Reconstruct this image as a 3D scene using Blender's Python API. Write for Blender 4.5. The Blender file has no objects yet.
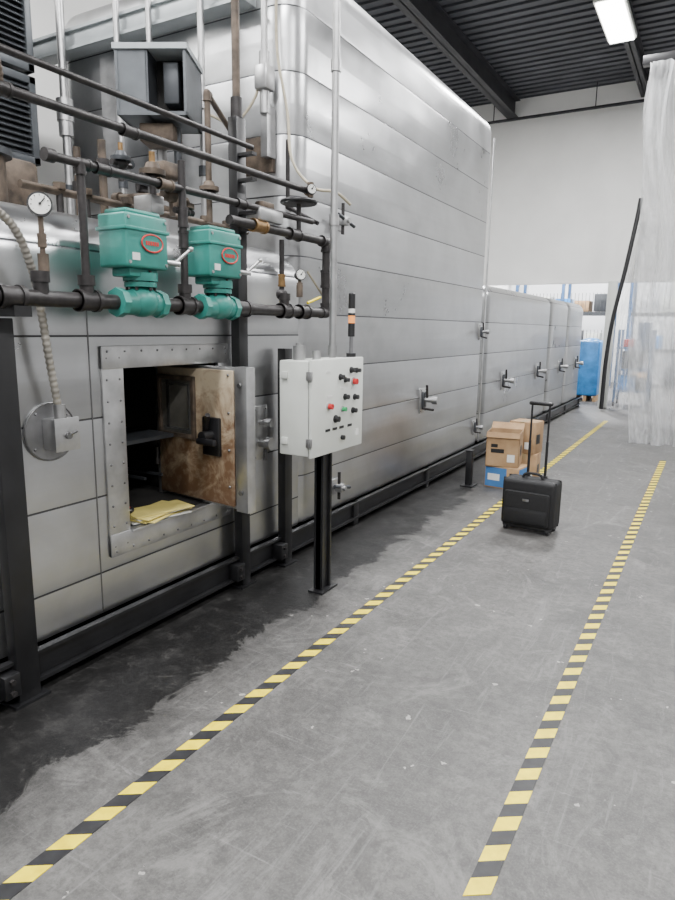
import bpy, bmesh, math, random
from mathutils import Vector, Matrix
random.seed(7)
V=Vector
# ---------------------------------------------------------------- materials
def newmat(name):
    m=bpy.data.materials.new(name); m.use_nodes=True
    nt=m.node_tree; b=nt.nodes['Principled BSDF']; return m,nt,b
def N(nt,t,**k):
    n=nt.nodes.new(t)
    for a,v in k.items():
        setattr(n,a,v)
    return n
def L(nt,a,b): nt.links.new(a,b)
def math_(nt,op,a,b=None,c=None,clamp=False):
    n=N(nt,'ShaderNodeMath',operation=op); n.use_clamp=clamp
    for i,v in enumerate((a,b,c)):
        if v is None: continue
        if isinstance(v,(int,float)): n.inputs[i].default_value=v
        else: L(nt,v,n.inputs[i])
    return n.outputs[0]
def mixc(nt,f,a,b):
    n=N(nt,'ShaderNodeMix',data_type='RGBA')
    for i,v in ((0,f),(6,a),(7,b)):
        if isinstance(v,(int,float)): n.inputs[i].default_value=v
        elif isinstance(v,tuple): n.inputs[i].default_value=(*v,1) if len(v)==3 else v
        else: L(nt,v,n.inputs[i])
    return n.outputs[2]
def noise(nt,scale,detail=4,rough=.55,vec=None,dist=0):
    n=N(nt,'ShaderNodeTexNoise'); n.inputs['Scale'].default_value=scale
    n.inputs['Detail'].default_value=detail; n.inputs['Roughness'].default_value=rough
    n.inputs['Distortion'].default_value=dist
    if vec is None:
        tc=N(nt,'ShaderNodeTexCoord'); vec=tc.outputs['Object']
    L(nt,vec,n.inputs['Vector']); return n.outputs['Fac']
def ramp(nt,f,p0,p1,c0=(0,0,0),c1=(1,1,1)):
    r=N(nt,'ShaderNodeValToRGB'); e=r.color_ramp.elements
    e[0].position=p0; e[1].position=p1; e[0].color=(*c0,1); e[1].color=(*c1,1)
    L(nt,f,r.inputs[0]); return r.outputs[0]
def bump(nt,b,h,strength=.3,dist=.01):
    n=N(nt,'ShaderNodeBump'); n.inputs['Strength'].default_value=strength
    n.inputs['Distance'].default_value=dist; L(nt,h,n.inputs['Height']); L(nt,n.outputs[0],b.inputs['Normal'])
def simple(name,col,rough=.5,metal=0,var=.12,scale=12,bmp=0,emis=0):
    m,nt,b=newmat(name)
    f=noise(nt,scale)
    d=tuple(c*(1-var*1.5) for c in col); l=tuple(min(1,c*(1+var)) for c in col)
    L(nt,ramp(nt,f,.3,.7,d,l),b.inputs['Base Color'])
    b.inputs['Roughness'].default_value=rough; b.inputs['Metallic'].default_value=metal
    if bmp: bump(nt,b,f,bmp,.005)
    if emis:
        b.inputs['Emission Color'].default_value=(*col,1); b.inputs['Emission Strength'].default_value=emis
    return m
def cladding(name,z0,step=.37,tint=(.98,.99,1),lift=.16):
    m,nt,b=newmat(name)
    tc=N(nt,'ShaderNodeTexCoord'); s=N(nt,'ShaderNodeSeparateXYZ'); L(nt,tc.outputs['Object'],s.inputs[0])
    z=math_(nt,'DIVIDE',math_(nt,'SUBTRACT',s.outputs[2],z0),step)
    row=math_(nt,'FLOOR',z); fr=math_(nt,'FRACT',z)
    col=math_(nt,'FLOOR',math_(nt,'DIVIDE',math_(nt,'ADD',s.outputs[1],.15),3.9))
    cb=N(nt,'ShaderNodeCombineXYZ'); L(nt,row,cb.inputs[0]); L(nt,col,cb.inputs[1])
    wn=N(nt,'ShaderNodeTexWhiteNoise'); L(nt,cb.outputs[0],wn.inputs['Vector'])
    mm=math_(nt,'MINIMUM',fr,math_(nt,'SUBTRACT',1,fr))
    seam=math_(nt,'LESS_THAN',mm,.012)
    smudge=noise(nt,1.1,5,.55,dist=.8)
    cloud_refl=noise(nt,4.5,6,.62,dist=1.0)
    mp=N(nt,'ShaderNodeMapping'); mp.inputs['Scale'].default_value=(30,1.2,30); L(nt,tc.outputs['Object'],mp.inputs[0])
    streak=noise(nt,1.0,3,.5,vec=mp.outputs[0])
    base=math_(nt,'ADD',math_(nt,'MULTIPLY',wn.outputs[0],.12),math_(nt,'MULTIPLY',smudge,.30))
    base=math_(nt,'ADD',base,math_(nt,'MULTIPLY',streak,.06))
    base=math_(nt,'ADD',base,math_(nt,'MULTIPLY',cloud_refl,.12))  # mottling paints cloud-like reflections into the base colour
    base=math_(nt,'ADD',base,lift)
    c=mixc(nt,seam,ramp(nt,base,0,1,(0,0,0),tint),(.10,.10,.105))
    L(nt,c,b.inputs['Base Color'])
    b.inputs['Metallic'].default_value=1
    r=math_(nt,'ADD',math_(nt,'MULTIPLY',smudge,.22),math_(nt,'MULTIPLY',wn.outputs[0],.07))
    r=math_(nt,'ADD',r,math_(nt,'MULTIPLY',cloud_refl,.14))
    r=math_(nt,'ADD',r,.12)
    L(nt,r,b.inputs['Roughness'])
    mp3=N(nt,'ShaderNodeMapping'); mp3.inputs['Scale'].default_value=(1,.5,1.3); L(nt,tc.outputs['Object'],mp3.inputs[0])
    big=noise(nt,2.1,1,.3,vec=mp3.outputs[0])
    pil=math_(nt,'POWER',math_(nt,'MULTIPLY',mm,2),.5)
    h=math_(nt,'ADD',math_(nt,'MULTIPLY',big,1.0),math_(nt,'MULTIPLY',pil,.26))
    h=math_(nt,'ADD',h,math_(nt,'MULTIPLY',streak,.006))
    bump(nt,b,h,.72,.035)
    return m
M={}
M['clad']=cladding('brushed_aluminium_cladding',.39,lift=.25)
M['clad2']=cladding('brushed_aluminium_cladding_tall',.16,lift=.19)
M['steel']=simple('galvanised_steel',(.45,.45,.45),.38,.9,.15,9,.1)
M['steelfr']=simple('stainless_frame',(.52,.52,.52),.33,.9,.15,9,.1)
M['plate']=simple('dull_backing_plate',(.27,.27,.275),.42,.8,.15,9,.1)
M['rivet']=simple('rivet_steel',(.20,.20,.20),.4,.9)
M['black']=simple('black_paint',(.009,.009,.010),.38,0,.3,8,.1)
M['iron']=simple('black_iron_pipe',(.028,.025,.025),.42,.3,.35,25,.3)
M['brass']=simple('aged_brass',(.26,.16,.07),.4,.8,.3,30,.2)
M['rust']=simple('rusty_brown',(.10,.075,.055),.6,.3,.4,14,.3)
M['green']=simple('valve_green_enamel',(.03,.21,.175),.38,0,.12,10,.1)
M['redpl']=simple('red_plastic',(.5,.02,.02),.35,0,.05)
M['greenpl']=simple('green_plastic',(.02,.3,.1),.35,0,.05)
M['white']=simple('white_enamel',(.60,.62,.58),.4,0,.05,5)
M['bpl']=simple('black_plastic',(.012,.012,.013),.4,0,.1)
M['orange']=simple('orange_lens',(.9,.32,.08),.3,0,.05,emis=.5)
M['glassw']=simple('gauge_face',(.75,.75,.72),.3,0,.02)
M['cream']=simple('cream_tubing',(.42,.37,.27),.5,0,.15,20)
M['flex']=simple('flexible_metal_conduit',(.34,.32,.28),.42,.5,.15,20)
M['dgray']=simple('dark_gray_sheet_metal',(.06,.065,.072),.45,.5,.15,6,.1)
M['mgray']=simple('mid_gray_sheet_metal',(.11,.12,.13),.45,.4,.15,6,.1)
M['lgray']=simple('light_gray_channel',(.38,.41,.42),.45,.2,.1,5)
M['void']=simple('near_black_interior',(.012,.011,.010),.85,0,.4,6)  # near-black material for the inside of openings
M['winglass']=simple('sooty_glass',(.13,.125,.11),.15,0,.3,5)
M['yellow']=simple('tape_yellow',(.93,.72,.0),.45,0,.12,18)
M['tblack']=simple('tape_black',(.018,.018,.02),.5,0,.35,18)
M['ypaper']=simple('yellow_paper',(.62,.52,.16),.7,0,.08)
M['nylon']=simple('black_nylon',(.006,.006,.007),.7,0,.2,60,.3)
M['chrome']=simple('aluminium_tube',(.3,.3,.31),.3,.9,.05)
M['blue']=simple('blue_wrap',(.03,.2,.5),.35,0,.3,4,.3)
M['bluerack']=simple('rack_blue',(.04,.10,.22),.5)
M['tapebrown']=simple('carton_tape',(.40,.30,.17),.25)
M['cardw']=simple('printed_carton_blue',(.05,.17,.40),.6,0,.1)
M['paper']=simple('paper_label',(.7,.7,.68),.6,0,.04)
M['wall']=simple('painted_wall_white',(.84,.835,.81),.8,0,.04,1.3,.05)
M['wallr']=simple('painted_wall_gray',(.38,.38,.38),.8,0,.15,.6,.05)
M['wall2']=simple('painted_wall_far',(.88,.89,.90),.8,0,.03,1.3)
M['beam']=simple('dark_steel_beam',(.035,.035,.04),.55,.2,.2,4)
M['tube']=simple('lamp_diffuser',(1,.98,.94),.4,0,0,emis=18)
m,nt,b=newmat('cardboard'); f=noise(nt,7,4)
L(nt,ramp(nt,f,.3,.7,(.28,.17,.085),(.40,.26,.14)),b.inputs['Base Color']); b.inputs['Roughness'].default_value=.8; M['card']=m
m,nt,b=newmat('heat_stained_door_lining'); f=noise(nt,5.5,7,.70,dist=.8); g=noise(nt,22,4)
tc=N(nt,'ShaderNodeTexCoord'); s=N(nt,'ShaderNodeSeparateXYZ'); L(nt,tc.outputs['Object'],s.inputs[0])
low=math_(nt,'MULTIPLY',math_(nt,'SUBTRACT',1.05,s.outputs[2]),.36)
f=math_(nt,'ADD',f,low)
c=mixc(nt,ramp(nt,f,.40,.64),(.42,.345,.24),(.13,.07,.034)); c=mixc(nt,math_(nt,'MULTIPLY',ramp(nt,g,.5,.7),.35),c,(.40,.33,.24))
L(nt,c,b.inputs['Base Color']); b.inputs['Roughness'].default_value=.6; M['lining']=m
# concrete floor
m,nt,b=newmat('worn_concrete')
tc=N(nt,'ShaderNodeTexCoord'); s=N(nt,'ShaderNodeSeparateXYZ'); L(nt,tc.outputs['Object'],s.inputs[0])
n1=noise(nt,.9,8,.65,dist=1.0); n2=noise(nt,4.0,10,.75,dist=.5); n3=noise(nt,26,7,.78); n4=noise(nt,1.7,10,.78,dist=2.5)
n7=noise(nt,120,3,.7)
c=ramp(nt,n1,.36,.64,(.056,.0545,.052),(.120,.116,.110))
c=mixc(nt,math_(nt,'MULTIPLY',ramp(nt,n2,.44,.62),.6),c,(.165,.16,.152))
c=mixc(nt,math_(nt,'MULTIPLY',ramp(nt,n3,.44,.58),.5),c,(.038,.037,.035))
c=mixc(nt,math_(nt,'MULTIPLY',ramp(nt,n7,.47,.66),.25),c,(.20,.196,.188))
c=mixc(nt,math_(nt,'MULTIPLY',ramp(nt,n4,.54,.64),.5),c,(.215,.21,.20))
n10=noise(nt,2.6,9,.74,dist=1.5)
c=mixc(nt,math_(nt,'MULTIPLY',ramp(nt,n10,.54,.62),.5),c,(.046,.045,.043))
mp=N(nt,'ShaderNodeMapping'); mp.inputs['Scale'].default_value=(9,.9,1); mp.inputs['Rotation'].default_value=(0,0,.35); L(nt,tc.outputs['Object'],mp.inputs[0])
n5=noise(nt,1.3,9,.74,vec=mp.outputs[0],dist=1.5)
c=mixc(nt,math_(nt,'MULTIPLY',ramp(nt,n5,.56,.68),.4),c,(.24,.235,.23))
mp=N(nt,'ShaderNodeMapping'); mp.inputs['Scale'].default_value=(1.2,14,1); mp.inputs['Rotation'].default_value=(0,0,-.5); L(nt,tc.outputs['Object'],mp.inputs[0])
n6=noise(nt,1.0,9,.75,vec=mp.outputs[0],dist=2.5)
c=mixc(nt,math_(nt,'MULTIPLY',ramp(nt,n6,.60,.66),.35),c,(.28,.275,.27))
n8=noise(nt,3.3,3,.5); n9=noise(nt,19,2,.5)
chip=math_(nt,'MULTIPLY',math_(nt,'GREATER_THAN',n8,.60),math_(nt,'GREATER_THAN',n9,.68))
c=mixc(nt,math_(nt,'MULTIPLY',chip,.7),c,(.42,.41,.38))
# soot and oil band beside the oven
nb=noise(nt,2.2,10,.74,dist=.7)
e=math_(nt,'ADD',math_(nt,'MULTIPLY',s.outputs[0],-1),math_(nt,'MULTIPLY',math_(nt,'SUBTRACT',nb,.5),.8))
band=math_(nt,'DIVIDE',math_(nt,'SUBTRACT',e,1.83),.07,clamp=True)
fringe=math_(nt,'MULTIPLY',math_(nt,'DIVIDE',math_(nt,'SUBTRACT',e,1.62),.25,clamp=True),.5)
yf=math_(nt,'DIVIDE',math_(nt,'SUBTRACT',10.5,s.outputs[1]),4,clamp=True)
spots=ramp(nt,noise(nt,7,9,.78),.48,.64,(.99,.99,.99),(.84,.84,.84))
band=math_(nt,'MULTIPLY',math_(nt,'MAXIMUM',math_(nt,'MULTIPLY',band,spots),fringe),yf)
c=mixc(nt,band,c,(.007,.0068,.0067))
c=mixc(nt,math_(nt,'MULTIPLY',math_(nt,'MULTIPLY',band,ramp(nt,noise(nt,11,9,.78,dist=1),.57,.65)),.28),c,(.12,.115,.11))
L(nt,c,b.inputs['Base Color'])
r=math_(nt,'SUBTRACT',math_(nt,'ADD',math_(nt,'MULTIPLY',n2,.35),.32),math_(nt,'MULTIPLY',band,.06)); L(nt,r,b.inputs['Roughness'])
spec=math_(nt,'SUBTRACT',.5,math_(nt,'MULTIPLY',band,.22)); L(nt,spec,b.inputs['Specular IOR Level'])
bump(nt,b,math_(nt,'ADD',n3,n2),.3,.006); M['floor']=m
M['deck']=simple('dark_roof_deck',(.075,.078,.09),.6,.1,.12,2)
def plastic(name,tr):
    m,nt,b=newmat(name)
    b.inputs['Base Color'].default_value=(.9,.91,.92,1); b.inputs['Roughness'].default_value=.16
    tc=N(nt,'ShaderNodeTexCoord'); mp=N(nt,'ShaderNodeMapping'); mp.inputs['Scale'].default_value=(7,7,.7); L(nt,tc.outputs['Object'],mp.inputs[0])
    tp=N(nt,'ShaderNodeBsdfTransparent'); tl=N(nt,'ShaderNodeBsdfTranslucent'); tl.inputs[0].default_value=(.95,.96,.97,1)
    m1=N(nt,'ShaderNodeMixShader'); m1.inputs[0].default_value=.4; L(nt,b.outputs[0],m1.inputs[1]); L(nt,tl.outputs[0],m1.inputs[2])
    m2=N(nt,'ShaderNodeMixShader'); f=ramp(nt,noise(nt,1.2,5,.6,vec=mp.outputs[0],dist=1.0),.35,.65,(tr-.16,)*3,(tr+.16,)*3)
    L(nt,f,m2.inputs[0]); L(nt,m1.outputs[0],m2.inputs[1]); L(nt,tp.outputs[0],m2.inputs[2])
    L(nt,m2.outputs[0],nt.nodes['Material Output'].inputs[0])
    mp2=N(nt,'ShaderNodeMapping'); mp2.inputs['Scale'].default_value=(4,4,1.6); L(nt,tc.outputs['Object'],mp2.inputs[0])
    bump(nt,b,noise(nt,1.5,5,.65,vec=mp2.outputs[0],dist=2.5),1.0,.12)
    return m
M['plastic']=plastic('polyethylene_sheet',.48)
M['plasticthin']=plastic('clear_polyethylene_sheet',.72)
# ---------------------------------------------------------------- builder
class B:
    def __init__(s,name): s.name=name; s.bm=bmesh.new(); s.mats=[]
    def mi(s,k):
        if k not in s.mats: s.mats.append(k)
        return s.mats.index(k)
    def add(s,t,mat,mx=None):
        i=s.mi(mat)
        for f in t.faces: f.material_index=i; f.smooth=True
        if mx is not None: t.transform(mx)
        bmesh.ops.recalc_face_normals(t,faces=t.faces)
        me=bpy.data.meshes.new('t'); t.to_mesh(me); t.free(); s.bm.from_mesh(me); bpy.data.meshes.remove(me)
    def box(s,a,b,mat,bev=0,seg=2,mx=None):
        a=V(a);b=V(b); lo=V([min(a[i],b[i]) for i in range(3)]); hi=V([max(a[i],b[i]) for i in range(3)])
        t=bmesh.new(); bmesh.ops.create_cube(t,size=1)
        for v in t.verts: v.co=V([(lo[i]+hi[i])/2+v.co[i]*(hi[i]-lo[i]) for i in range(3)])
        if bev: bmesh.ops.bevel(t,geom=t.edges[:],offset=bev,segments=seg,profile=.5,affect='EDGES')
        s.add(t,mat,mx)
    def boxtop(s,a,b,mat,bev,seg=8):
        t=bmesh.new(); bmesh.ops.create_cube(t,size=1); a=V(a);b=V(b)
        for v in t.verts: v.co=V([(a[i]+b[i])/2+v.co[i]*(b[i]-a[i]) for i in range(3)])
        es=[e for e in t.edges if not all(abs(v.co.z-a.z)<1e-5 for v in e.verts)]
        bmesh.ops.bevel(t,geom=es,offset=bev,segments=seg,profile=.5,affect='EDGES')
        s.add(t,mat)
    def cyl(s,p,q,r,mat,r2=None,n=20,mx=None):
        p=V(p);q=V(q); d=q-p; t=bmesh.new()
        bmesh.ops.create_cone(t,cap_ends=True,segments=n,radius1=r,radius2=r if r2 is None else r2,depth=d.length)
        R=d.to_track_quat('Z','Y').to_matrix().to_4x4()
        t.transform(Matrix.Translation((p+q)/2)@R); s.add(t,mat,mx)
    def sph(s,c,r,mat,sc=(1,1,1),mx=None):
        t=bmesh.new(); bmesh.ops.create_uvsphere(t,u_segments=20,v_segments=12,radius=r)
        for v in t.verts: v.co=V([v.co[i]*sc[i]+c[i] for i in range(3)])
        s.add(t,mat,mx)
    def torus(s,c,axis,R,r,mat,n=28):
        axis=V(axis).normalized(); u=axis.orthogonal().normalized(); w=axis.cross(u)
        s.sweep([V(c)+u*math.cos(a)*R+w*math.sin(a)*R for a in [2*math.pi*i/n for i in range(n+1)]],r,mat,8)
    def sweep(s,pts,r,mat,n=12,rib=0,ribstep=2):
        pts=[V(p) for p in pts]; t=bmesh.new(); rings=[]
        d=(pts[1]-pts[0]).normalized(); u=d.orthogonal().normalized()
        for i,p in enumerate(pts):
            d=(pts[min(i+1,len(pts)-1)]-pts[max(i-1,0)]).normalized()
            u=(u-d*u.dot(d)).normalized(); w=d.cross(u)
            rr=r*(1+(rib if (i//ribstep)%2 else 0)) if not callable(r) else r(i)
            rings.append([t.verts.new(p+(u*math.cos(2*math.pi*k/n)+w*math.sin(2*math.pi*k/n))*rr) for k in range(n)])
        for a,b in zip(rings,rings[1:]):
            for k in range(n): t.faces.new((a[k],a[(k+1)%n],b[(k+1)%n],b[k]))
        t.faces.new(rings[0]); t.faces.new(rings[-1]); s.add(t,mat)
    def pipe(s,pts,r,mat,elbow=1.3):
        pts=[V(p) for p in pts]
        for a,b in zip(pts,pts[1:]): s.cyl(a,b,r,mat)
        for k in range(1,len(pts)-1):
            p=pts[k]; s.sph(p,r*elbow,mat)
            for o in (pts[k-1],pts[k+1]):
                d=(o-p).normalized(); s.cyl(p,p+d*r*2.2,r*elbow,mat); s.cyl(p+d*r*1.9,p+d*r*2.5,r*(elbow+.12),mat)
    def coupling(s,p,d,r,mat,l=2.2):
        p=V(p);d=V(d).normalized(); s.cyl(p-d*r*l,p+d*r*l,r*1.3,mat)
        s.cyl(p-d*r*l,p-d*r*(l-.6),r*1.45,mat); s.cyl(p+d*r*(l-.6),p+d*r*l,r*1.45,mat)
    def prism(s,poly,h0,h1,mat,mx=None):
        t=bmesh.new(); a=[t.verts.new((x,y,h0)) for x,y in poly]; b=[t.verts.new((x,y,h1)) for x,y in poly]
        t.faces.new(a[::-1]); t.faces.new(b); n=len(a)
        for i in range(n): t.faces.new((a[i],a[(i+1)%n],b[(i+1)%n],b[i]))
        s.add(t,mat,mx)
    def done(s,parent=None,ang=38):
        me=bpy.data.meshes.new(s.name); s.bm.to_mesh(me); s.bm.free()
        for k in s.mats: me.materials.append(M[k])
        me.set_sharp_from_angle(angle=math.radians(ang))
        o=bpy.data.objects.new(s.name,me); bpy.context.scene.collection.objects.link(o)
        if parent: o.parent=parent
        return o
def cat(pts,n=14):
    pts=[V(p) for p in pts]; P=[2*pts[0]-pts[1]]+pts+[2*pts[-1]-pts[-2]]; out=[]
    for i in range(1,len(P)-2):
        for k in range(n):
            t=k/n; a,b,c,d=P[i-1],P[i],P[i+1],P[i+2]
            out.append(.5*((2*b)+(c-a)*t+(2*a-5*b+4*c-d)*t*t+(3*b-a-3*c+d)*t**3))
    out.append(pts[-1]); return out
# ---------------------------------------------------------------- room
XL,XR,YB,YS,YF,ZC=-5.5,5.0,-4.0,14.5,22.0,6.3
b=B('floor'); b.box((XL,YB,-.1),(XR,YF,0),'floor'); b.done()
b=B('wall_left'); b.box((XL-.15,YB,0),(XL,YF,ZC),'wall'); b.done()
b=B('wall_right'); b.box((XR,YB,0),(XR+.15,YF,ZC),'wallr'); b.done()
b=B('wall_back'); b.box((XL,YB-.15,0),(XR,YB,ZC),'wallr'); b.done()
b=B('wall_far'); b.box((XL,YF,0),(XR,YF+.15,ZC),'wall2'); b.done()
b=B('wall_front')
b.box((XL,YS,2.53),(XR,YS+.2,ZC),'wall'); b.box((XL,YS,0),(-4.9,YS+.2,2.53),'wall'); b.box((2,YS,0),(XR,YS+.2,2.53),'wall'); b.done()
b=B('ceiling')
b.box((XL,YB,ZC),(XR,YF,ZC+.1),'deck')
y=YB
while y<YS: b.box((XL,y,ZC-.035),(XR,y+.12,ZC),'deck'); y+=.22
b.done()
def ibeam(name,x,y0,y1,z0,h,w):
    b=B(name); b.box((x-w/2,y0,z0),(x+w/2,y1,z0+.02),'beam'); b.box((x-w/2,y0,z0+h-.02),(x+w/2,y1,z0+h),'beam')
    b.box((x-.01,y0,z0),(x+.01,y1,z0+h),'beam'); b.done()
ibeam('ceiling_beam',-4.16,YB,YS,5.88,.37,.22); ibeam('ceiling_beam',-1.66,YB,YS,5.95,.3,.15); ibeam('ceiling_beam',1.5,YB,YS,5.88,.37,.22)
b=B('sprinkler_pipe'); b.pipe([(XL,14.2,5.80),(XR,14.2,5.80)],.03,'beam')
for x in (-4.5,-2.5,.5,3): b.cyl((x,14.2,5.80),(x,14.2,6.26),.01,'beam')
b.done()
b=B('door_jamb'); b.box((-2.02,14.40,0),(-1.84,14.49,2.55),'white',.01); b.done()
def fixture(x,y,z=5.8,l=1.35,p=240):
    b=B('ceiling_light'); b.box((x-.2,y-l/2-.03,z),(x+.2,y+l/2+.03,z+.07),'white',.01)
    b.box((x-.17,y-l/2,z-.03),(x+.17,y+l/2,z),'tube',.01)
    for yy in (y-l/2+.1,y+l/2-.1): b.cyl((x,yy,z+.07),(x,yy,ZC-.035),.008,'steel')
    o0=b.done()
    ld=bpy.data.lights.new('lamp','AREA'); ld.shape='RECTANGLE'; ld.size=.34; ld.size_y=l; ld.energy=p; ld.color=(.99,.99,1)
    o=bpy.data.objects.new('lamp_emitter',ld); o.location=(x,y,z-.04); bpy.context.scene.collection.objects.link(o); o.parent=o0
for x,y,p in ((-1.68,10.57,330),(-1.4,5.6,240),(-1.4,1.0,260),(-1.4,-2.6,240),(2.2,10.5,300),(2.2,5.6,250),(2.2,1.0,260),(2.2,-2.6,240)): fixture(x,y,p=p)
fixture(-4.7,1.2,5.6,1.35,200)  # added unseen fixture, brightens the left wall and oven top
fixture(-3.6,18,5.6,1.35,1000); fixture(0.5,18,5.6,1.35,1000)  # added unseen fixtures, put in to brighten the far room
# ---------------------------------------------------------------- oven
FX=-2.42
ov=B('industrial_oven')
def lowprof(ov,y0,y1,recess):
    r=.25; zt=2.05; p=[(-4.4,.19),(FX,.19)]
    if recess: p+=[(FX,.56),(-3.4,.56),(-3.4,1.36),(FX,1.36)]
    p+=[(FX-r+r*math.cos(a),zt-r+r*math.sin(a)) for a in [math.pi/2*i/12 for i in range(13)]]+[(-4.4,zt)]
    t=bmesh.new(); A=[t.verts.new((x,y0,z)) for x,z in p]; C=[t.verts.new((x,y1,z)) for x,z in p]; n=len(p)
    t.faces.new(A); t.faces.new(C[::-1])
    for i in range(n): t.faces.new((A[i],C[i],C[(i+1)%n],A[(i+1)%n]))
    ov.add(t,'clad')
lowprof(ov,-1.6,2.16,0); lowprof(ov,2.16,2.86,1); lowprof(ov,2.86,3.68,0)
ov.boxtop((-4.6,3.62,.19),(FX,7.72,3.87),'clad2',.17,10)
for y0,y1 in ((7.74,11.3),(11.31,12.78),(12.79,14.36)): ov.boxtop((-4.4,y0,.19),(FX,y1,2.1),'clad2',.17,8)
ov.box((-4.3,3.7,.19),(FX-.12,14.2,1.8),'dgray')
ov.box((-3.395,2.165,.562),(-3.38,2.855,1.355),'void'); ov.box((-3.39,2.162,.562),(FX-.02,2.175,1.358),'void')
ov.box((-3.39,2.845,.562),(FX-.02,2.857,1.358),'void'); ov.box((-3.39,2.165,.561),(FX-.02,2.857,.568),'void'); ov.box((-3.39,2.165,1.35),(FX-.02,2.857,1.359),'void')
ov.box((-3.38,2.18,.93),(-2.62,2.72,.95),'dgray')
for k in range(5): ov.box((-3.38,2.2+k*.13,.68),(-2.75,2.215+k*.13,.695),'dgray')
f0,f1=FX,FX+.012
ov.box((f0,2.04,1.35),(f1+.004,2.93,1.455),'steelfr',.003); ov.box((f0,2.04,.45),(f1+.004,2.93,.56),'steelfr',.003)
ov.box((f0,2.04,.45),(f1,2.165,1.455),'steelfr',.003); ov.box((f0,2.845,.45),(f1,2.93,1.455),'steelfr',.003)
ov.box((-2.6,2.165,.548),(FX+.03,2.85,.562),'steelfr',.003)
def riv(x,y,z,r=.006): ov.sph((x,y,z),r,'rivet')
for k in range(9):
    yy=2.07+k*.104; riv(f1+.004,yy,1.43); riv(f1+.004,yy,.475)
for k in range(10):
    zz=.5+k*.1; riv(f1,2.065,zz); riv(f1,2.14,zz); riv(f1,2.905,zz)
ov.box((FX,7.66,.2),(FX+.008,7.71,3.68),'steelfr',.002)
ov.box((FX,1.98,.2),(FX+.003,1.985,1.78),'rivet')
ov.box((-2.48,-1.6,.05),(FX+.04,14.36,.19),'black',.004); ov.box((-2.48,-1.6,.05),(FX+.07,14.36,.066),'black'); ov.box((-2.48,-1.6,.176),(FX+.07,14.36,.19),'black')
ov.box((-4.3,-1.5,0),(-2.46,14.2,.19),'black')
for y0 in (.3,4.4,5.9,8.3,9.9,11.3,12.8,14.2): ov.box((-2.5,y0,0),(FX+.06,y0+.08,.19),'black',.003)
def post(x,y,w,z1,d=.06,z0=0):
    ov.box((x-d/2,y-w/2,z0),(x+d/2,y+w/2,z1),'black',.004)
    ov.box((x-.06,y-w/2-.03,0),(x+.05,y+w/2+.03,.012),'black')
    ov.box((x-.03,y-w/2-.07,.06),(x+.05,y-w/2,.16),'black',.004)
    for zz in (.085,.135): ov.cyl((x+.05,y-w/2-.04,zz),(x+.065,y-w/2-.04,zz),.012,'iron',n=6)
post(-2.36,1.52,.1,1.57); post(-2.36,2.98,.08,2.65); post(-2.35,3.42,.08,1.42)
def latch(y,z,s=1):
    ov.box((FX,y-.06*s,z-.12*s),(FX+.012,y+.06*s,z+.10*s),'steelfr',.004)
    ov.box((FX+.012,y-.035*s,z-.07*s),(FX+.035,y+.035*s,z+.07*s),'dgray',.006)
    ov.cyl((FX+.01,y,z),(FX+.13*s,y,z),.022*s,'steel'); ov.cyl((FX+.1*s,y,z),(FX+.15*s,y,z),.034*s,'steel')
    ov.cyl((FX+.05*s,y,z+.01),(FX+.05*s,y-.02,z+.13*s),.011*s,'iron'); ov.cyl((FX+.03,y-.05*s,z-.07*s),(FX+.09*s,y+.05*s,z-.09*s),.012*s,'iron')
    for a in (-.05,.05):
        for c in (-.1,.085): riv(FX+.012,y+a*s,z+c*s)
for y,z,sz in ((5.86,.88,1.1),(7.55,1.53,.8),(7.5,.41,.8),(8.6,.9,1.1),(10.5,.93,1.1),(12.2,.93,1.1),(13.7,.93,1.1)): latch(y,z,sz)
for z in (2.29,.36):
    ov.box((FX-.005,4.10,z-.06),(FX+.012,4.26,z+.06),'steelfr',.004); ov.cyl((FX,4.17,z),(FX+.11,4.17,z),.018,'steel')
    ov.cyl((FX+.07,4.07,z+.03),(FX+.07,4.30,z-.02),.013,'dgray'); ov.cyl((FX+.05,4.17,z-.09),(FX+.05,4.17,z+.12),.012,'iron')
    ov.box((FX+.03,4.14,z-.03),(FX+.09,4.2,z+.03),'steel',.006)
ov.box((FX,3.16,.73),(FX+.012,3.31,1.07),'steelfr',.004)
for z in (.97,.84): ov.cyl((FX,3.235,z),(FX+.09,3.235,z),.03 if z<.9 else .02,'steel'); ov.cyl((FX+.06,3.235,z),(FX+.1,3.235,z),.04 if z<.9 else .026,'steelfr')
ov.cyl((FX+.05,3.235,.84),(FX+.07,3.2,.74),.01,'iron')
for a in (3.18,3.29):
    for c in (.75,1.05): riv(FX+.012,a,c)
ov.box((-4.75,3.5,3.5),(-2.7,3.62,3.64),'lgray',.004); ov.box((-4.75,3.48,3.5),(-2.7,3.5,3.52),'lgray'); ov.box((-4.75,3.48,3.62),(-2.7,3.5,3.64),'lgray')
ov.box((-2.86,3.585,2.52),(-2.56,3.62,2.74),'rust',.004)
ov.box((-4.1,3.6,2.1),(-3.9,3.62,3.45),'steelfr')
ov.cyl((-3.9,3.55,2.3),(-3.9,3.63,2.3),.12,'steelfr')
ovo=ov.done()
b=B('steel_bollard'); b.box((-2.06,6.19,0),(-2.0,6.26,.36),'black',.004); b.box((-2.09,6.14,0),(-1.97,6.31,.012),'black'); b.box((-2.065,6.185,.355),(-1.995,6.265,.365),'black'); b.done()
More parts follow.
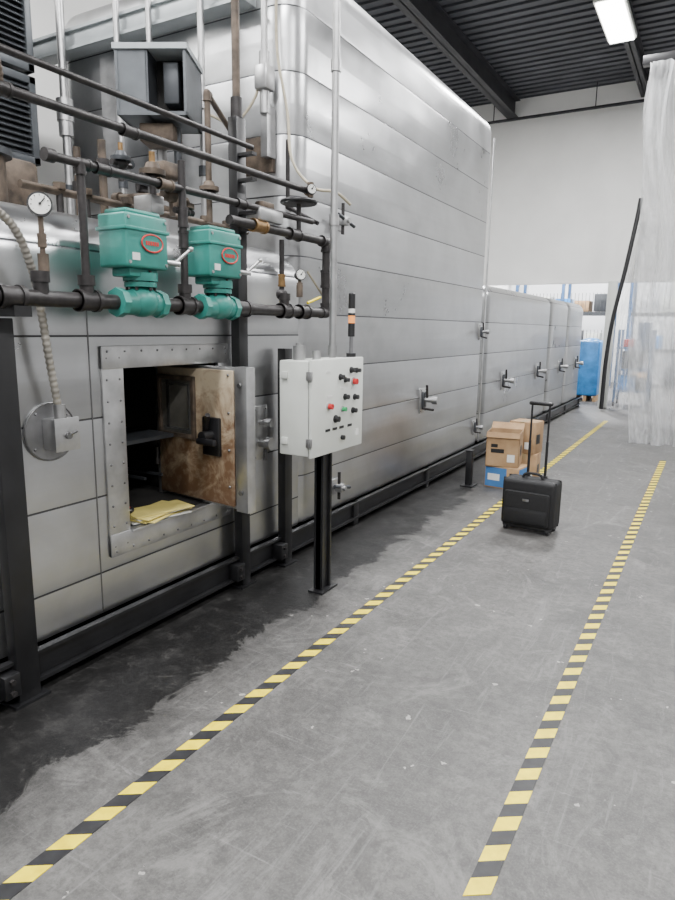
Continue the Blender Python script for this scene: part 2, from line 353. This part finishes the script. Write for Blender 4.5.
# ---------------------------------------------------------------- oven door (open)
P0=V((-2.80,2.76,0)); P1=V((-2.05,2.67,0)); u=(P1-P0).normalized(); nrm=V((u.y,-u.x,0))
mx=Matrix(((u.x,nrm.x,0,P0.x),(u.y,nrm.y,0,P0.y),(0,0,1,0),(0,0,0,1)))
d=B('oven_door')
d.box((0,-.045,.575),(.735,0,1.34),'steelfr',.006,mx=mx)
d.box((.0,-.05,.57),(.03,.012,1.34),'steelfr',.003,mx=mx)
d.box((.03,0,.59),(.645,.02,1.325),'lining',.01,mx=mx)
d.box((.655,-.05,.57),(.742,.014,1.345),'steelfr',.004,mx=mx)
for a,c in (((.05,.02,.93),(.36,.04,.955)),((.05,.02,1.255),(.36,.04,1.28)),((.05,.02,.93),(.075,.04,1.28)),((.335,.02,.93),(.36,.04,1.28))): d.box(a,c,'rust',.003,mx=mx)
d.box((.075,.018,.955),(.335,.023,1.255),'winglass',mx=mx); d.box((.12,.022,.98),(.14,.03,1.25),'void',mx=mx)
for a,c in (((.10,.023,.975),(.31,.028,.985)),((.10,.023,1.225),(.31,.028,1.235)),((.30,.023,.975),(.31,.028,1.235))): d.box(a,c,'steel',mx=mx)
d.box((.43,.02,.86),(.56,.045,1.07),'black',.008,mx=mx); d.cyl((.5,.04,.97),(.5,.11,.97),.03,'black',mx=mx)
d.box((.46,.09,.93),(.60,.12,.965),'black',.01,mx=mx); d.cyl((.46,.05,.99),(.53,.09,1.09),.014,'iron',mx=mx)
d.cyl((.02,.03,.75),(.02,.03,.85),.015,'iron',mx=mx); d.cyl((.7,.02,.68),(.7,.03,.68),.012,'rivet',mx=mx); d.cyl((.7,.02,1.25),(.7,.03,1.25),.012,'rivet',mx=mx)
for z in (.7,.9,1.1,1.3): d.sph((.615,.02,z),.008,'rivet',mx=mx)
d.done()
b=B('paper_stack')
for k in range(6):
    mxk=Matrix.Translation((-2.475+.006*(k%3),2.39+.012*(k%2),.569+k*.006))@Matrix.Rotation(.13*((k*2)%5)-.25,4,'Z'); b.box((-.085,-.17,0),(.09,.17,.0045),'ypaper' if k%3 else 'paper',mx=mxk)
b.done()
b=B('tape_roll'); b.torus((-2.53,2.24,.622),(0,0,1),.035,.014,'bpl'); b.cyl((-2.53,2.24,.608),(-2.53,2.24,.634),.03,'redpl'); b.done()
# ---------------------------------------------------------------- control panel
c=B('electrical_control_panel')
x0,x1,y0,y1,z0,z1=-2.10,-1.88,3.0,3.585,.84,1.37
c.box((x0,y0,z0),(x1-.02,y1,z1),'white',.008); c.box((x1-.022,y0-.008,z0-.008),(x1,y1+.008,z1+.008),'white',.008)
c.box((x1-.026,y0+.0,z0+.0),(x1-.019,y1,z1),'bpl')
for z in (.92,1.29): c.box((x1-.03,y0-.022,z-.025),(x1+.004,y0-.004,z+.025),'steel',.003); c.box((x0+.02,y0-.012,z-.02),(x0+.06,y0,z+.02),'white',.003)
def btn(y,z,mat,r=.016,l=.03):
    c.cyl((x1,y,z),(x1+.008,y,z),r*1.35,'steel' if mat!='bpl' else 'bpl'); c.cyl((x1,y,z),(x1+l,y,z),r,mat)
btn(3.30,1.27,'bpl',.014); btn(3.43,1.305,'bpl',.014); btn(3.36,1.25,'bpl',.012); btn(3.46,1.235,'redpl',.018,.03); btn(3.5,1.30,'bpl',.012)
btn(3.17,1.11,'redpl',.016); btn(3.36,1.15,'bpl',.014); btn(3.48,1.14,'bpl',.014)
btn(3.25,1.03,'bpl',.017); btn(3.33,1.08,'greenpl',.013); btn(3.46,1.06,'bpl',.014)
for y in (3.14,3.22,3.3,3.4): c.box((x1,y,.965),(x1+.003,y+.05,.98),'bpl')
for y,z in ((3.16,1.16),(3.3,1.2),(3.44,1.19),(3.14,1.3)): c.box((x1,y,z),(x1+.002,y+.05,z+.012),'paper')
c.box((x1,3.5,.9),(x1+.002,3.54,.94),'paper'); c.cyl((x1,3.33,.91),(x1+.02,3.33,.91),.014,'bpl')
c.cyl((-2.02,3.08,z1),(-2.02,3.08,z1+.08),.035,'steel'); c.cyl((-2.02,3.08,z1+.08),(-2.02,3.08,z1+.095),.02,'steel'); c.cyl((-1.98,3.2,z1),(-1.98,3.2,z1+.05),.025,'steel')
c.box((-1.945,3.13,0),(-1.885,3.145,.84),'black'); c.box((-1.945,3.215,0),(-1.885,3.23,.84),'black'); c.box((-1.93,3.13,0),(-1.9,3.23,.84),'black')
c.box((-1.96,3.09,0),(-1.86,3.27,.012),'black')
c.box((-2.32,3.39,.95),(-2.1,3.44,1.0),'black'); c.box((-2.32,3.39,1.25),(-2.1,3.44,1.3),'black')
c.done()
s=B('signal_tower_light'); p=(-1.93,3.52)
s.cyl((*p,1.378),(*p,1.40),.03,'bpl'); s.cyl((*p,1.40),(*p,1.54),.012,'chrome'); s.cyl((*p,1.50),(*p,1.58),.021,'bpl')
s.cyl((*p,1.58),(*p,1.625),.021,'orange'); s.cyl((*p,1.625),(*p,1.64),.022,'bpl'); s.cyl((*p,1.64),(*p,1.665),.021,'glassw'); s.cyl((*p,1.665),(*p,1.75),.021,'bpl'); s.sph((*p,1.75),.021,'bpl',(1,1,.5)); s.done()
s=B('electrical_conduit')
s.cyl((-1.95,3.33,1.378),(-1.95,3.33,6.26),.021,'steel')
for z in (1.42,2.15,2.95,3.7): s.cyl((-1.95,3.33,z-.03),(-1.95,3.33,z+.03),.028,'steel')
s.done()
# ---------------------------------------------------------------- valve actuators
def actuator(yc):
    a=B('gas_valve_actuator'); X0,X1=-2.32,-2.15; zb=1.79
    a.box((X0,yc-.12,zb),(X1,yc+.12,2.01),'green',.012,3)
    a.box((X0-.006,yc-.126,zb+.15),(X1+.006,yc+.126,zb+.165),'green',.003)
    a.box((X0+.02,yc-.1,2.005),(X1-.02,yc+.1,2.03),'green',.01)
    a.box((X0+.03,yc-.08,zb-.035),(X1-.03,yc+.08,zb),'green',.006)
    mxo=Matrix.Translation((X1+.001,yc+.02,zb+.105))@Matrix.Diagonal((1,1.65,1,1))
    a.cyl((0,0,0),(.005,0,0),.036,'green',n=32,mx=mxo)
    pts=[(X1+.006,yc+.02+.06*math.cos(t),zb+.105+.036*math.sin(t)) for t in [2*math.pi*i/32 for i in range(33)]]
    a.sweep(pts,.0035,'redpl',6)
    for k in range(6): a.box((X1+.004,yc-.018+k*.013,zb+.096),(X1+.008,yc-.010+k*.013,zb+.113),'redpl')
    for y in (-.105,.105):
        for z in (.02,.2): a.cyl((X1,yc+y,zb+z),(X1+.005,yc+y,zb+z),.007,'steel')
    a.box((X1,yc-.09,zb+.03),(X1+.003,yc-.05,zb+.06),'paper')
    a.cyl((X1-.03,yc+.11,zb+.04),(X1+.03,yc+.16,zb+.03),.012,'steel'); a.cyl((X1+.01,yc+.14,zb+.03),(X1+.05,yc+.21,zb+.10),.007,'steel'); a.sph((X1+.05,yc+.21,zb+.10),.012,'steel')
    a.cyl((-2.235,yc+.03,1.72),(-2.235,yc+.03,1.76),.05,'green'); a.cyl((-2.235,yc+.03,1.74),(-2.235,yc+.03,1.775),.075,'green')
    a.cyl((-2.235,yc+.03,1.715),(-2.235,yc+.03,1.735),.07,'green')
    a.sph((-2.235,yc+.03,1.655),.078,'green',(.95,1.0,.9))
    a.cyl((-2.235,yc-.09,1.645),(-2.235,yc+.15,1.645),.052,'green')
    for y in (-.10,.13): a.cyl((-2.235,yc+y-.014,1.645),(-2.235,yc+y+.02,1.645),.062,'green',n=8)
    for k in range(6):
        t=k*math.pi/3; a.cyl((-2.235+.06*math.cos(t),yc+.03+.06*math.sin(t),1.70),(-2.235+.06*math.cos(t),yc+.03+.06*math.sin(t),1.785),.007,'iron',n=6)
    a.done()
actuator(2.10); actuator(2.62)
# ---------------------------------------------------------------- piping
g=B('gas_piping'); PX=-2.235; Z0=1.645
for a,c_ in ((.2,2.0),(2.25,2.52),(2.77,3.72)): g.cyl((PX,a,Z0),(PX,c_,Z0),.031,'iron')
for y in (1.22,1.5,1.84,2.41,2.84,3.25,3.45): g.coupling((PX,y,Z0),(0,1,0),.031,'iron',1.6)
for y in (1.63,1.84,2.41,3.25): g.cyl((PX,y,Z0),(PX,y,Z0+.09),.028,'iron'); g.cyl((PX,y,Z0+.06),(PX,y,Z0+.1),.034,'iron')
g.pipe([(PX,3.4,Z0),(PX,3.72,Z0),(PX,3.72,2.09),(PX,2.75,2.09)],.025,'iron')
g.coupling((PX,3.72,1.86),(0,0,1),.025,'iron'); g.coupling((PX,3.35,2.09),(0,1,0),.025,'iron'); g.coupling((PX,3.0,2.09),(0,1,0),.025,'brass')
g.cyl((PX,.2,2.48),(PX,2.95,2.48),.013,'iron'); g.cyl((PX,.2,2.345),(PX,3.5,2.36),.018,'iron'); g.sph((PX,3.5,2.36),.028,'brass')
g.pipe([(PX,1.84,Z0+.05),(PX,1.84,2.17),(PX,3.55,2.19)],.017,'iron'); g.cyl((PX,1.70,2.17),(PX,1.84,2.17),.017,'iron'); g.cyl((PX,1.68,2.17),(PX,1.72,2.17),.025,'iron')
g.coupling((PX,1.95,2.17),(0,1,0),.017,'iron'); g.coupling((PX,2.3,2.175),(0,1,0),.018,'rust'); g.coupling((PX,2.85,2.182),(0,1,0),.017,'iron')
for y in (1.0,1.52,2.1): g.coupling((PX,y,2.35),(0,1,0),.018,'iron')
g.pipe([(PX,2.41,Z0),(PX,2.41,2.05),(PX,2.41,2.3)],.018,'iron'); g.coupling((PX,2.41,1.95),(0,0,1),.018,'iron')
g.pipe([(PX-.02,3.25,Z0),(PX-.02,3.25,2.05)],.015,'iron'); g.coupling((PX-.02,3.25,1.82),(0,0,1),.016,'brass'); g.sph((PX-.02,3.25,1.74),.035,'iron')
for z in (2.48,2.35,2.18,2.09): g.box((-2.33,2.95,z-.03),(PX,2.99,z-.015),'black')
g.box((-2.4,1.49,1.575),(-2.2,1.56,1.614),'black')
def regulator(x,y,z,s=1,m1='rust',m2='iron'):
    g.sph((x,y,z),.05*s,m2,(1,1,.8)); g.cyl((x,y,z+.02*s),(x,y,z+.05*s),.075*s,m1); g.cyl((x,y,z+.05*s),(x,y,z+.09*s),.05*s,m1,.035*s); g.cyl((x,y,z+.09*s),(x,y,z+.15*s),.018*s,'brass')
    g.cyl((x,y-.09*s,z),(x,y+.09*s,z),.022*s,m2); g.cyl((x,y,z-.12*s),(x,y,z),.02*s,m2)
regulator(-2.36,2.35,2.22,.8); regulator(-2.4,2.2,2.26,.6,'dgray'); regulator(-2.33,2.52,2.10,.7,'rust'); regulator(-2.5,2.62,2.2,.8,'dgray','rust'); regulator(-2.45,2.85,2.25,.7)
g.box((-2.42,2.28,2.06),(-2.3,2.36,2.14),'steel',.008); g.box((-2.5,2.45,2.25),(-2.38,2.56,2.33),'rust',.008)
g.box((PX-.07,2.98,2.12),(PX+.03,3.2,2.19),'steel',.012); g.box((PX-.05,3.03,2.19),(PX+.01,3.14,2.23),'rust',.01)
g.cyl((PX,3.4,2.09),(PX,3.4,2.27),.014,'iron'); g.cyl((PX,3.4,2.268),(PX,3.4,2.295),.09,'iron'); g.torus((PX,3.4,2.28),(0,0,1),.1,.013,'black')
g.pipe([(PX,3.62,2.19),(-2.45,3.6,2.3),(-2.45,3.6,2.7)],.013,'iron'); g.pipe([(-2.5,2.62,2.2),(-3.0,2.7,2.25),(-3.0,3.3,2.25)],.02,'rust')
g.pipe([(-2.45,2.85,2.1),(-2.45,2.85,2.75),(-2.75,3.4,2.75)],.016,'rust'); g.pipe([(-2.5,2.35,2.3),(-2.9,2.5,2.35),(-2.9,3.1,2.35),(-2.9,3.1,2.7)],.022,'dgray')
for k,(x,y) in enumerate(((-3.3,2.7),(-2.75,2.4),(-2.95,2.85))): g.cyl((x,y,2.05),(x,y,2.55-.1*k),.02,'rust'); g.cyl((x,y,2.3),(x,y,2.36),.035,'iron')
for y in (2.1,2.25,2.5,2.7,2.9,3.1,3.3):
    g.cyl((-2.7,y,2.05),(-2.7,y,2.18),.016,'iron'); g.cyl((-2.7,y,2.16),(-2.7,y,2.19),.03,'rust',n=6)
g.cyl((-2.7,1.9,2.15),(-2.7,3.5,2.15),.018,'rust')
g.cyl((-2.36,2.98,2.65),(-2.36,2.98,5.2),.022,'rust'); g.cyl((-2.36,2.98,2.65),(-2.36,2.98,2.75),.032,'iron')
g.cyl((PX,3.5,1.70),(PX+.02,3.62,1.74),.008,'yellow')
g.done()
def gauge(c,r,st):
    q=B('pressure_gauge'); c=V(c); ax=V((.80,-.55,.1)).normalized()
    q.cyl(c-ax*.03,c,r,'bpl',n=32); q.cyl(c-ax*.005,c+ax*.006,r*1.1,'bpl',n=32); q.cyl(c,c+ax*.008,r*.93,'glassw',n=32)
    upv=V((0,0,1)); q.cyl(c+ax*.009,c+ax*.009+(upv+ax.cross(upv)*-.8).normalized()*r*.7,.002,'bpl',n=6); q.cyl(c+ax*.006,c+ax*.012,.005,'bpl')
    rt=ax.cross(upv)
    for k in range(9):
        t=math.radians(-40+k*32.5); dd=rt*math.cos(t)+upv*math.sin(t); q.cyl(c+ax*.009+dd*r*.7,c+ax*.009+dd*r*.85,.0015,'bpl',n=4)
    q.cyl(c-ax*.015,V((c.x-ax.x*.015,c.y-ax.y*.015,st)),.010,'rust'); m_=(c.z+st)/2
    q.cyl((c.x-ax.x*.015,c.y-ax.y*.015,m_-.03),(c.x-ax.x*.015,c.y-ax.y*.015,m_+.02),.018,'rust',n=6); q.cyl((c.x-ax.x*.015,c.y-ax.y*.015,st),(c.x-ax.x*.015,c.y-ax.y*.015,st+.07),.02,'rust')
    q.done()
gauge((PX+.012,1.64,1.985),.040,1.74); gauge((PX+.04,3.36,1.86),.030,1.73); gauge((PX+.05,3.46,2.36),.028,2.33)
# ---------------------------------------------------------------- junction box + flex conduit
j=B('junction_box'); j.cyl((FX,1.76,1.10),(FX+.008,1.76,1.10),.125,'plate',n=48); j.torus((FX+.008,1.76,1.10),(1,0,0),.122,.004,'rivet',n=48)
j.box((FX+.006,1.72,1.03),(FX+.09,1.83,1.16),'steelfr',.006); j.box((FX+.09,1.715,1.025),(FX+.096,1.835,1.165),'steelfr',.002)
j.cyl((FX+.096,1.775,1.09),(FX+.11,1.775,1.09),.014,'rivet'); j.cyl((FX+.1,1.775,1.09),(FX+.125,1.80,1.11),.006,'rivet')
for a in range(4): j.sph((FX+.008,1.76+.105*math.cos(a*1.57+.7),1.10+.105*math.sin(a*1.57+.7)),.006,'rivet')
j.done()
h=B('flexible_conduit'); h.sweep(cat([(-2.3,1.36,1.99),(-2.3,1.46,1.98),(-2.3,1.58,1.9),(-2.32,1.66,1.75),(-2.34,1.70,1.6),(-2.35,1.73,1.4),(-2.36,1.765,1.2)],34),.0145,'flex',12,.16,2)
h.cyl((-2.36,1.77,1.16),(-2.36,1.77,1.22),.024,'steel'); h.done()
h=B('flexible_conduit'); h.sweep(cat([(-2.2,.9,2.95),(-2.2,1.30,2.62),(-2.2,1.46,2.48),(-2.24,1.52,2.36),(-2.3,1.46,2.2),(-2.45,1.35,2.06)],30),.0145,'rust',12,.12,2); h.done()
t=B('signal_tubing')
t.sweep(cat([(-2.5,3.55,3.6),(-2.5,3.56,3.2),(-2.42,3.55,2.85),(-2.35,3.5,2.55),(-2.2,3.5,2.38),(-2.1,3.6,2.36),(-2.05,3.7,2.3)],12),.009,'cream',8)
t.sweep(cat([(-2.62,3.55,3.15),(-2.62,3.5,2.95),(-2.75,3.45,2.8),(-2.9,3.4,2.85)],12),.009,'cream',8)
t.sweep(cat([(-2.3,3.6,1.9),(-2.28,3.7,1.8),(-2.3,3.85,1.72),(-2.35,3.95,1.75)],12),.007,'cream',8); t.done()
t=B('conduit_fitting')
t.box((-2.62,3.48,2.98),(-2.53,3.58,3.12),'steel',.01); t.cyl((-2.575,3.53,3.1),(-2.575,3.53,4.6),.02,'steel'); t.cyl((-2.575,3.53,3.12),(-2.575,3.53,3.2),.032,'steel'); t.cyl((-2.575,3.53,2.85),(-2.575,3.53,2.98),.03,'steel')
t.box((-2.60,3.52,2.6),(-2.55,3.61,2.9),'steel'); t.done()
t=B('vent_riser')
for x,y,r in ((-4.28,3.42,.03),(-3.75,3.45,.022),(-3.45,3.45,.02),(-2.98,3.42,.022)):
    t.cyl((x,y,2.05),(x,y,4.9),r,'steel'); t.cyl((x,y,2.9),(x,y,3.0),r*1.7,'steel'); t.cyl((x,y,2.5),(x,y,2.56),r*1.5,'dgray')
t.cyl((-4.28,3.42,3.0),(-4.28,3.42,3.15),.06,'steel'); t.done(parent=ovo)
# exhaust hood box
h=B('exhaust_hood_box'); mxh=Matrix.Translation((-2.98,3.05,2.72))@Matrix.Rotation(math.radians(28),4,'Z')
h.box((-.2,-.17,0),(.2,.2,.02),'mgray',mx=mxh); h.box((-.21,-.18,.34),(.21,.2,.37),'lgray',mx=mxh); h.box((-.2,-.17,0),(-.185,.2,.37),'mgray',mx=mxh); h.box((.185,-.17,0),(.2,.2,.37),'mgray',mx=mxh)
h.box((-.2,.18,0),(.2,.2,.37),'mgray',mx=mxh); h.box((-.19,-.165,.02),(-.02,-.15,.35),'mgray',mx=mxh); h.box((-.05,.0,.02),(.18,.01,.35),'void',mx=mxh)  # black sheet stands in for the shade inside the hood opening
h.box((-.03,-.165,.0),(-.015,.18,.35),'dgray',mx=mxh); h.box((.05,-.1,.08),(.14,-.0,.3),'dgray',.01,mx=mxh)
h.cyl((-.03,.1,-.67),(-.03,.1,0),.03,'steel',mx=mxh); h.box((-.1,-.1,-.12),(.1,.1,-.02),'rust',.01,mx=mxh); h.done()
h=B('rooftop_duct'); h.box((-3.9,-.5,2.05),(-3.1,2.3,2.36),'rust',.03); h.box((-3.95,.9,2.3),(-3.3,1.6,2.5),'dgray',.02)
h.cyl((-3.0,1.9,2.05),(-3.0,1.9,2.3),.12,'rust',n=24); h.cyl((-3.0,1.9,2.3),(-3.0,1.9,2.33),.15,'dgray',n=24); h.done(parent=ovo)
def louver(z0,z1):
    l=B('louvered_vent'); X=-4.32; y0,y1=1.6,3.22
    l.box((-5.45,y0,z0),(X-.06,y1,z1),'dgray')
    for a,c_ in (((X-.06,y0,z0),(X,y0+.05,z1)),((X-.06,y1-.05,z0),(X,y1,z1)),((X-.06,y0,z0),(X,y1,z0+.05)),((X-.06,y0,z1-.05),(X,y1,z1))): l.box(a,c_,'mgray',.004)
    z=z0+.07
    while z<z1-.06:
        mxl=Matrix.Translation((X-.03,0,z))@Matrix.Rotation(.6,4,'Y'); l.box((-.03,y0+.04,-.003),(.03,y1-.04,.003),'mgray',mx=mxl); z+=.04
    l.done()
louver(2.66,3.24); louver(3.27,3.85)
# ---------------------------------------------------------------- floor tape
def tape(x,y0,y1,w=.066,per=.137):
    t=B('floor_marking_tape'); y=y0; k=0; h=per/2
    while y<y1:
        o=(k%2)==0; sk=.045
        t.prism([(x-w/2,y-sk/2),(x+w/2,y+sk/2),(x+w/2,y+h+sk/2),(x-w/2,y+h-sk/2)],.0,.0025,'yellow' if o else 'tblack'); y+=h; k+=1
    t.done()
tape(-1.55,.24,12.2); tape(-.42,1.55,8.75)
# ---------------------------------------------------------------- suitcase
rot=Matrix.Translation((-1.135,5.06,0))@Matrix.Rotation(math.radians(-4),4,'Z')
s=B('rolling_suitcase')
s.box((-.205,-.11,.045),(.205,.11,.415),'nylon',.03,4,mx=rot); s.box((-.175,-.145,.07),(.175,-.10,.33),'nylon',.02,4,mx=rot); s.box((-.165,-.152,.09),(.165,-.14,.20),'nylon',.008,2,mx=rot)
s.box((-.207,-.075,.05),(.207,-.068,.418),'bpl',.003,mx=rot); s.box((-.207,.05,.05),(.207,.057,.418),'bpl',.003,mx=rot)
s.box((-.17,-.149,.325),(.17,-.143,.329),'bpl',mx=rot); s.box((-.025,-.153,.26),(.025,-.148,.28),'chrome',.002,mx=rot)
s.box((-.19,-.10,.03),(.19,.12,.06),'bpl',.01,mx=rot)
for x in (-.165,.165):
    for y in (-.08,.09): s.cyl((x-.012,y,.026),(x+.012,y,.026),.026,'bpl',mx=rot); s.box((x-.018,y-.015,.03),(x+.018,y+.015,.065),'bpl',mx=rot)
for x in (-.068,.068): s.cyl((x,.085,.40),(x,.085,.98),.008,'bpl',mx=rot); s.cyl((x,.085,.40),(x,.085,.70),.0105,'bpl',mx=rot); s.box((x-.02,.07,.40),(x+.02,.1,.43),'bpl',.005,mx=rot)
s.box((-.092,.067,.98),(.092,.103,1.01),'bpl',.012,3,mx=rot)
hp=cat([(-.08,0,.41),(-.06,0,.445),(0,0,.455),(.06,0,.445),(.08,0,.41)],8); s2=[rot@p for p in hp]; s.sweep(s2,.011,'nylon',8)
s.done()
# ---------------------------------------------------------------- cartons
def carton(cx,cy,z0,w,dp,hh,rz,mat='card',openf=False,label=True,blue=False):
    k=B('cardboard_box'); mxk=Matrix.Translation((cx,cy,z0))@Matrix.Rotation(math.radians(rz),4,'Z'); a,d_=w/2,dp/2
    if openf:
        for p_,q_ in (((-a,-d_,0),(a,-d_+.006,hh)),((-a,d_-.006,0),(a,d_,hh)),((-a,-d_,0),(-a+.006,d_,hh)),((a-.006,-d_,0),(a,d_,hh)),((-a,-d_,0),(a,d_,.006))): k.box(p_,q_,mat,mx=mxk)
        k.box((-a+.01,-d_+.01,0.01),(a-.01,d_-.01,hh*.7),'bpl',mx=mxk)
        fm=mxk@Matrix.Translation((0,-d_,hh))@Matrix.Rotation(2.8,4,'X'); k.box((-a,-.002,0),(a,.002,d_*.35),mat,mx=fm)
        fm=mxk@Matrix.Translation((0,d_,hh))@Matrix.Rotation(-.9,4,'X'); k.box((-a,-.002,0),(a,.002,d_*.6),mat,mx=fm)
    else:
        k.box((-a,-d_,0),(a,d_,hh),mat,.004,mx=mxk); k.box((-.025,-d_-.001,hh-.05),(.025,d_+.001,hh+.001),'tapebrown',mx=mxk)
        k.box((-a,-.002,hh-.0005),(a,.002,hh+.0015),'tapebrown',mx=mxk)
    if blue:
        k.box((-a*.96,-d_-.002,hh*.06),(a*.3,-d_,hh*.94),'cardw',mx=mxk); k.box((a,-d_*.9,hh*.06),(a+.002,d_*.9,hh*.94),'cardw',mx=mxk)
        k.box((-a*.8,-d_-.004,hh*.35),(-a*.1,-d_,hh*.65),'paper',mx=mxk); k.box((a,-d_*.5,hh*.35),(a+.004,d_*.4,hh*.65),'paper',mx=mxk)
    elif label:
        k.box((-a*.7,-d_-.002,hh*.40),(a*.1,-d_,hh*.52),'bpl',mx=mxk); k.box((-a*.7,-d_-.002,hh*.56),(-a*.3,-d_,hh*.66),'bpl',mx=mxk); k.box((a*.3,-d_-.002,hh*.15),(a*.75,-d_,hh*.37),'paper',mx=mxk)
        k.box((a,-d_*.5,hh*.3),(a+.002,d_*.3,hh*.6),'bpl',mx=mxk)
    k.done()
carton(-1.70,6.42,0,.35,.30,.22,-6,'card',blue=True); carton(-1.74,6.42,.222,.32,.3,.34,8,'card',True)
carton(-1.63,6.86,0,.27,.28,.29,4,'card'); carton(-1.64,6.86,.292,.27,.26,.33,-8,'card')
# ---------------------------------------------------------------- plastic sheets
def sheet(name,fn,nu,nv,mat='plastic'):
    me=bpy.data.meshes.new(name); vs=[];fs=[]
    for j_ in range(nv+1):
        for i in range(nu+1): vs.append(fn(i/nu,j_/nv))
    for j_ in range(nv):
        for i in range(nu): a=j_*(nu+1)+i; fs.append((a,a+1,a+nu+2,a+nu+1))
    me.from_pydata(vs,[],fs); me.materials.append(M[mat])
    for p_ in me.polygons: p_.use_smooth=True
    o=bpy.data.objects.new(name,me); bpy.context.scene.collection.objects.link(o)
def f1(u_,v_):
    z=5.10*(1-v_)+.01; x=-1.20+.25*v_+.08*math.sin(v_*7)*v_+u_*3.6; ph=u_*70+2.2*math.sin(v_*5+u_*9)+math.sin(v_*11)
    amp=.5+.7*v_
    y=10.32+amp*(.08*math.sin(ph)+.05*math.sin(ph*1.7+v_*4)+.025*math.sin(ph*3.9-v_*9))+.03*math.sin(v_*31-u_*33)*v_+.10*math.sin(u_*5+v_*3)-(.3*v_**6)*(1 if u_<.5 else .6)
    return (x+.04*math.cos(ph+v_*6),y,z)
sheet('plastic_sheet_curtain',f1,360,110)
def f2(u_,v_):
    z=3.8*(1-v_)+.02; x=-1.52-.28*min(1,v_*1.7)+u_*2.4; ph=u_*30+math.sin(v_*6)
    return (x,14.1+.06*math.sin(ph)+.03*math.sin(2.7*ph+v_*5),z)
sheet('plastic_sheet_curtain',f2,140,40,'plasticthin')
b=B('curtain_rail'); b.box((-1.27,10.42,5.13),(XR,10.56,5.24),'black',.005)
for x in (.8,3): b.cyl((x,10.5,5.2),(x,10.5,6.26),.012,'beam')
b.done()
b=B('door_edge_seal'); b.sweep(cat([(-1.5,13.85,4.0),(-1.54,13.85,3.6),(-1.66,13.85,2.7),(-1.80,13.85,1.8),(-1.86,13.85,1.0),(-1.87,13.85,0.03)],14),.04,'bpl',10); b.done()
# ---------------------------------------------------------------- far room
def rack(x0,x1,y):
    r=B('pallet_rack')
    for x in (x0,(x0+x1)/2,x1):
        for yy in (y,y+.9): r.box((x-.04,yy-.04,0),(x+.04,yy+.04,3.6),'bluerack')
        for z in (.3,1.1,1.9,2.7): r.cyl((x,y,z),(x,y+.9,z+.7),.02,'bluerack',n=6)
    for z in (1.0,2.0,3.0):
        for yy in (y,y+.9): r.box((x0,yy-.03,z),(x1,yy+.03,z+.08),'dgray')
        for k in range(28):
            xx=x0+(x1-x0)*k/27; r.cyl((xx,y,z+.09),(xx,y+.9,z+.09),.008,'steel',n=6); r.cyl((xx,y-.03,z),(xx,y-.03,z+.6),.007,'dgray',n=6)
    for k in range(12):
        xx=x0+.2+(x1-x0-.5)*k/12; z=(0.1,1.1,2.1)[k%3]; r.box((xx,y+.1,z),(xx+.4,y+.7,z+.3+.06*(k%4)),('card','blue','white','dgray')[k%4],.01)
    r.done()
rack(-5.2,-2.6,19.5); rack(-2.2,1.6,20.2)
b=B('blue_wrapped_pallet'); b.box((-2.75,15.5,.12),(-2.22,16.3,1.35),'blue',.05,3)
for x in (-2.72,-2.5,-2.3): b.box((x,15.5,0),(x+.07,16.3,.12),'card')
b.sph((-2.48,15.9,1.33),.2,'blue',(1,1.4,.4)); b.done()
b=B('steel_work_cart')
for x in (-1.78,-1.15):
    for y in (14.9,15.5): b.box((x-.025,y-.025,.08),(x+.025,y+.025,1.6),'bluerack'); b.cyl((x-.015,y,.05),(x+.015,y,.05),.05,'bpl')
for z in (.3,.75,1.2): b.box((-1.81,14.87,z),(-1.12,15.53,z+.04),'bluerack')
b.box((-1.74,15.0,.34),(-1.4,15.3,.65),'blue',.01); b.box((-1.7,15.0,.79),(-1.3,15.3,1.15),'dgray',.01); b.box((-1.7,15.0,1.24),(-1.5,15.3,1.4),'redpl',.02)
b.box((-1.45,15.0,1.24),(-1.2,15.3,1.75),'bluerack',.02); b.box((-1.38,15.0,.34),(-1.2,15.3,.6),'bpl',.01); b.done()
# ---------------------------------------------------------------- world + camera
w=bpy.data.worlds.new('World'); bpy.context.scene.world=w; w.use_nodes=True
w.node_tree.nodes['Background'].inputs[0].default_value=(.8,.85,.9,1); w.node_tree.nodes['Background'].inputs[1].default_value=.4
yaw,pit,rol=math.radians(29.8),math.radians(10.63),math.radians(.8)
Fh=V((-math.sin(yaw),math.cos(yaw),0)); R0=V((math.cos(yaw),math.sin(yaw),0))
F=Fh*math.cos(pit)-V((0,0,1))*math.sin(pit); U0=Fh*math.sin(pit)+V((0,0,1))*math.cos(pit)
R=R0*math.cos(rol)+U0*math.sin(rol); U=-R0*math.sin(rol)+U0*math.cos(rol)
cd=bpy.data.cameras.new('camera'); cd.sensor_fit='VERTICAL'; cd.sensor_height=36; cd.lens=26; cd.clip_start=.05
co=bpy.data.objects.new('camera',cd); bpy.context.scene.collection.objects.link(co)
co.matrix_world=Matrix(((R.x,U.x,-F.x,0),(R.y,U.y,-F.y,0),(R.z,U.z,-F.z,1.55),(0,0,0,1)))
bpy.context.scene.camera=co
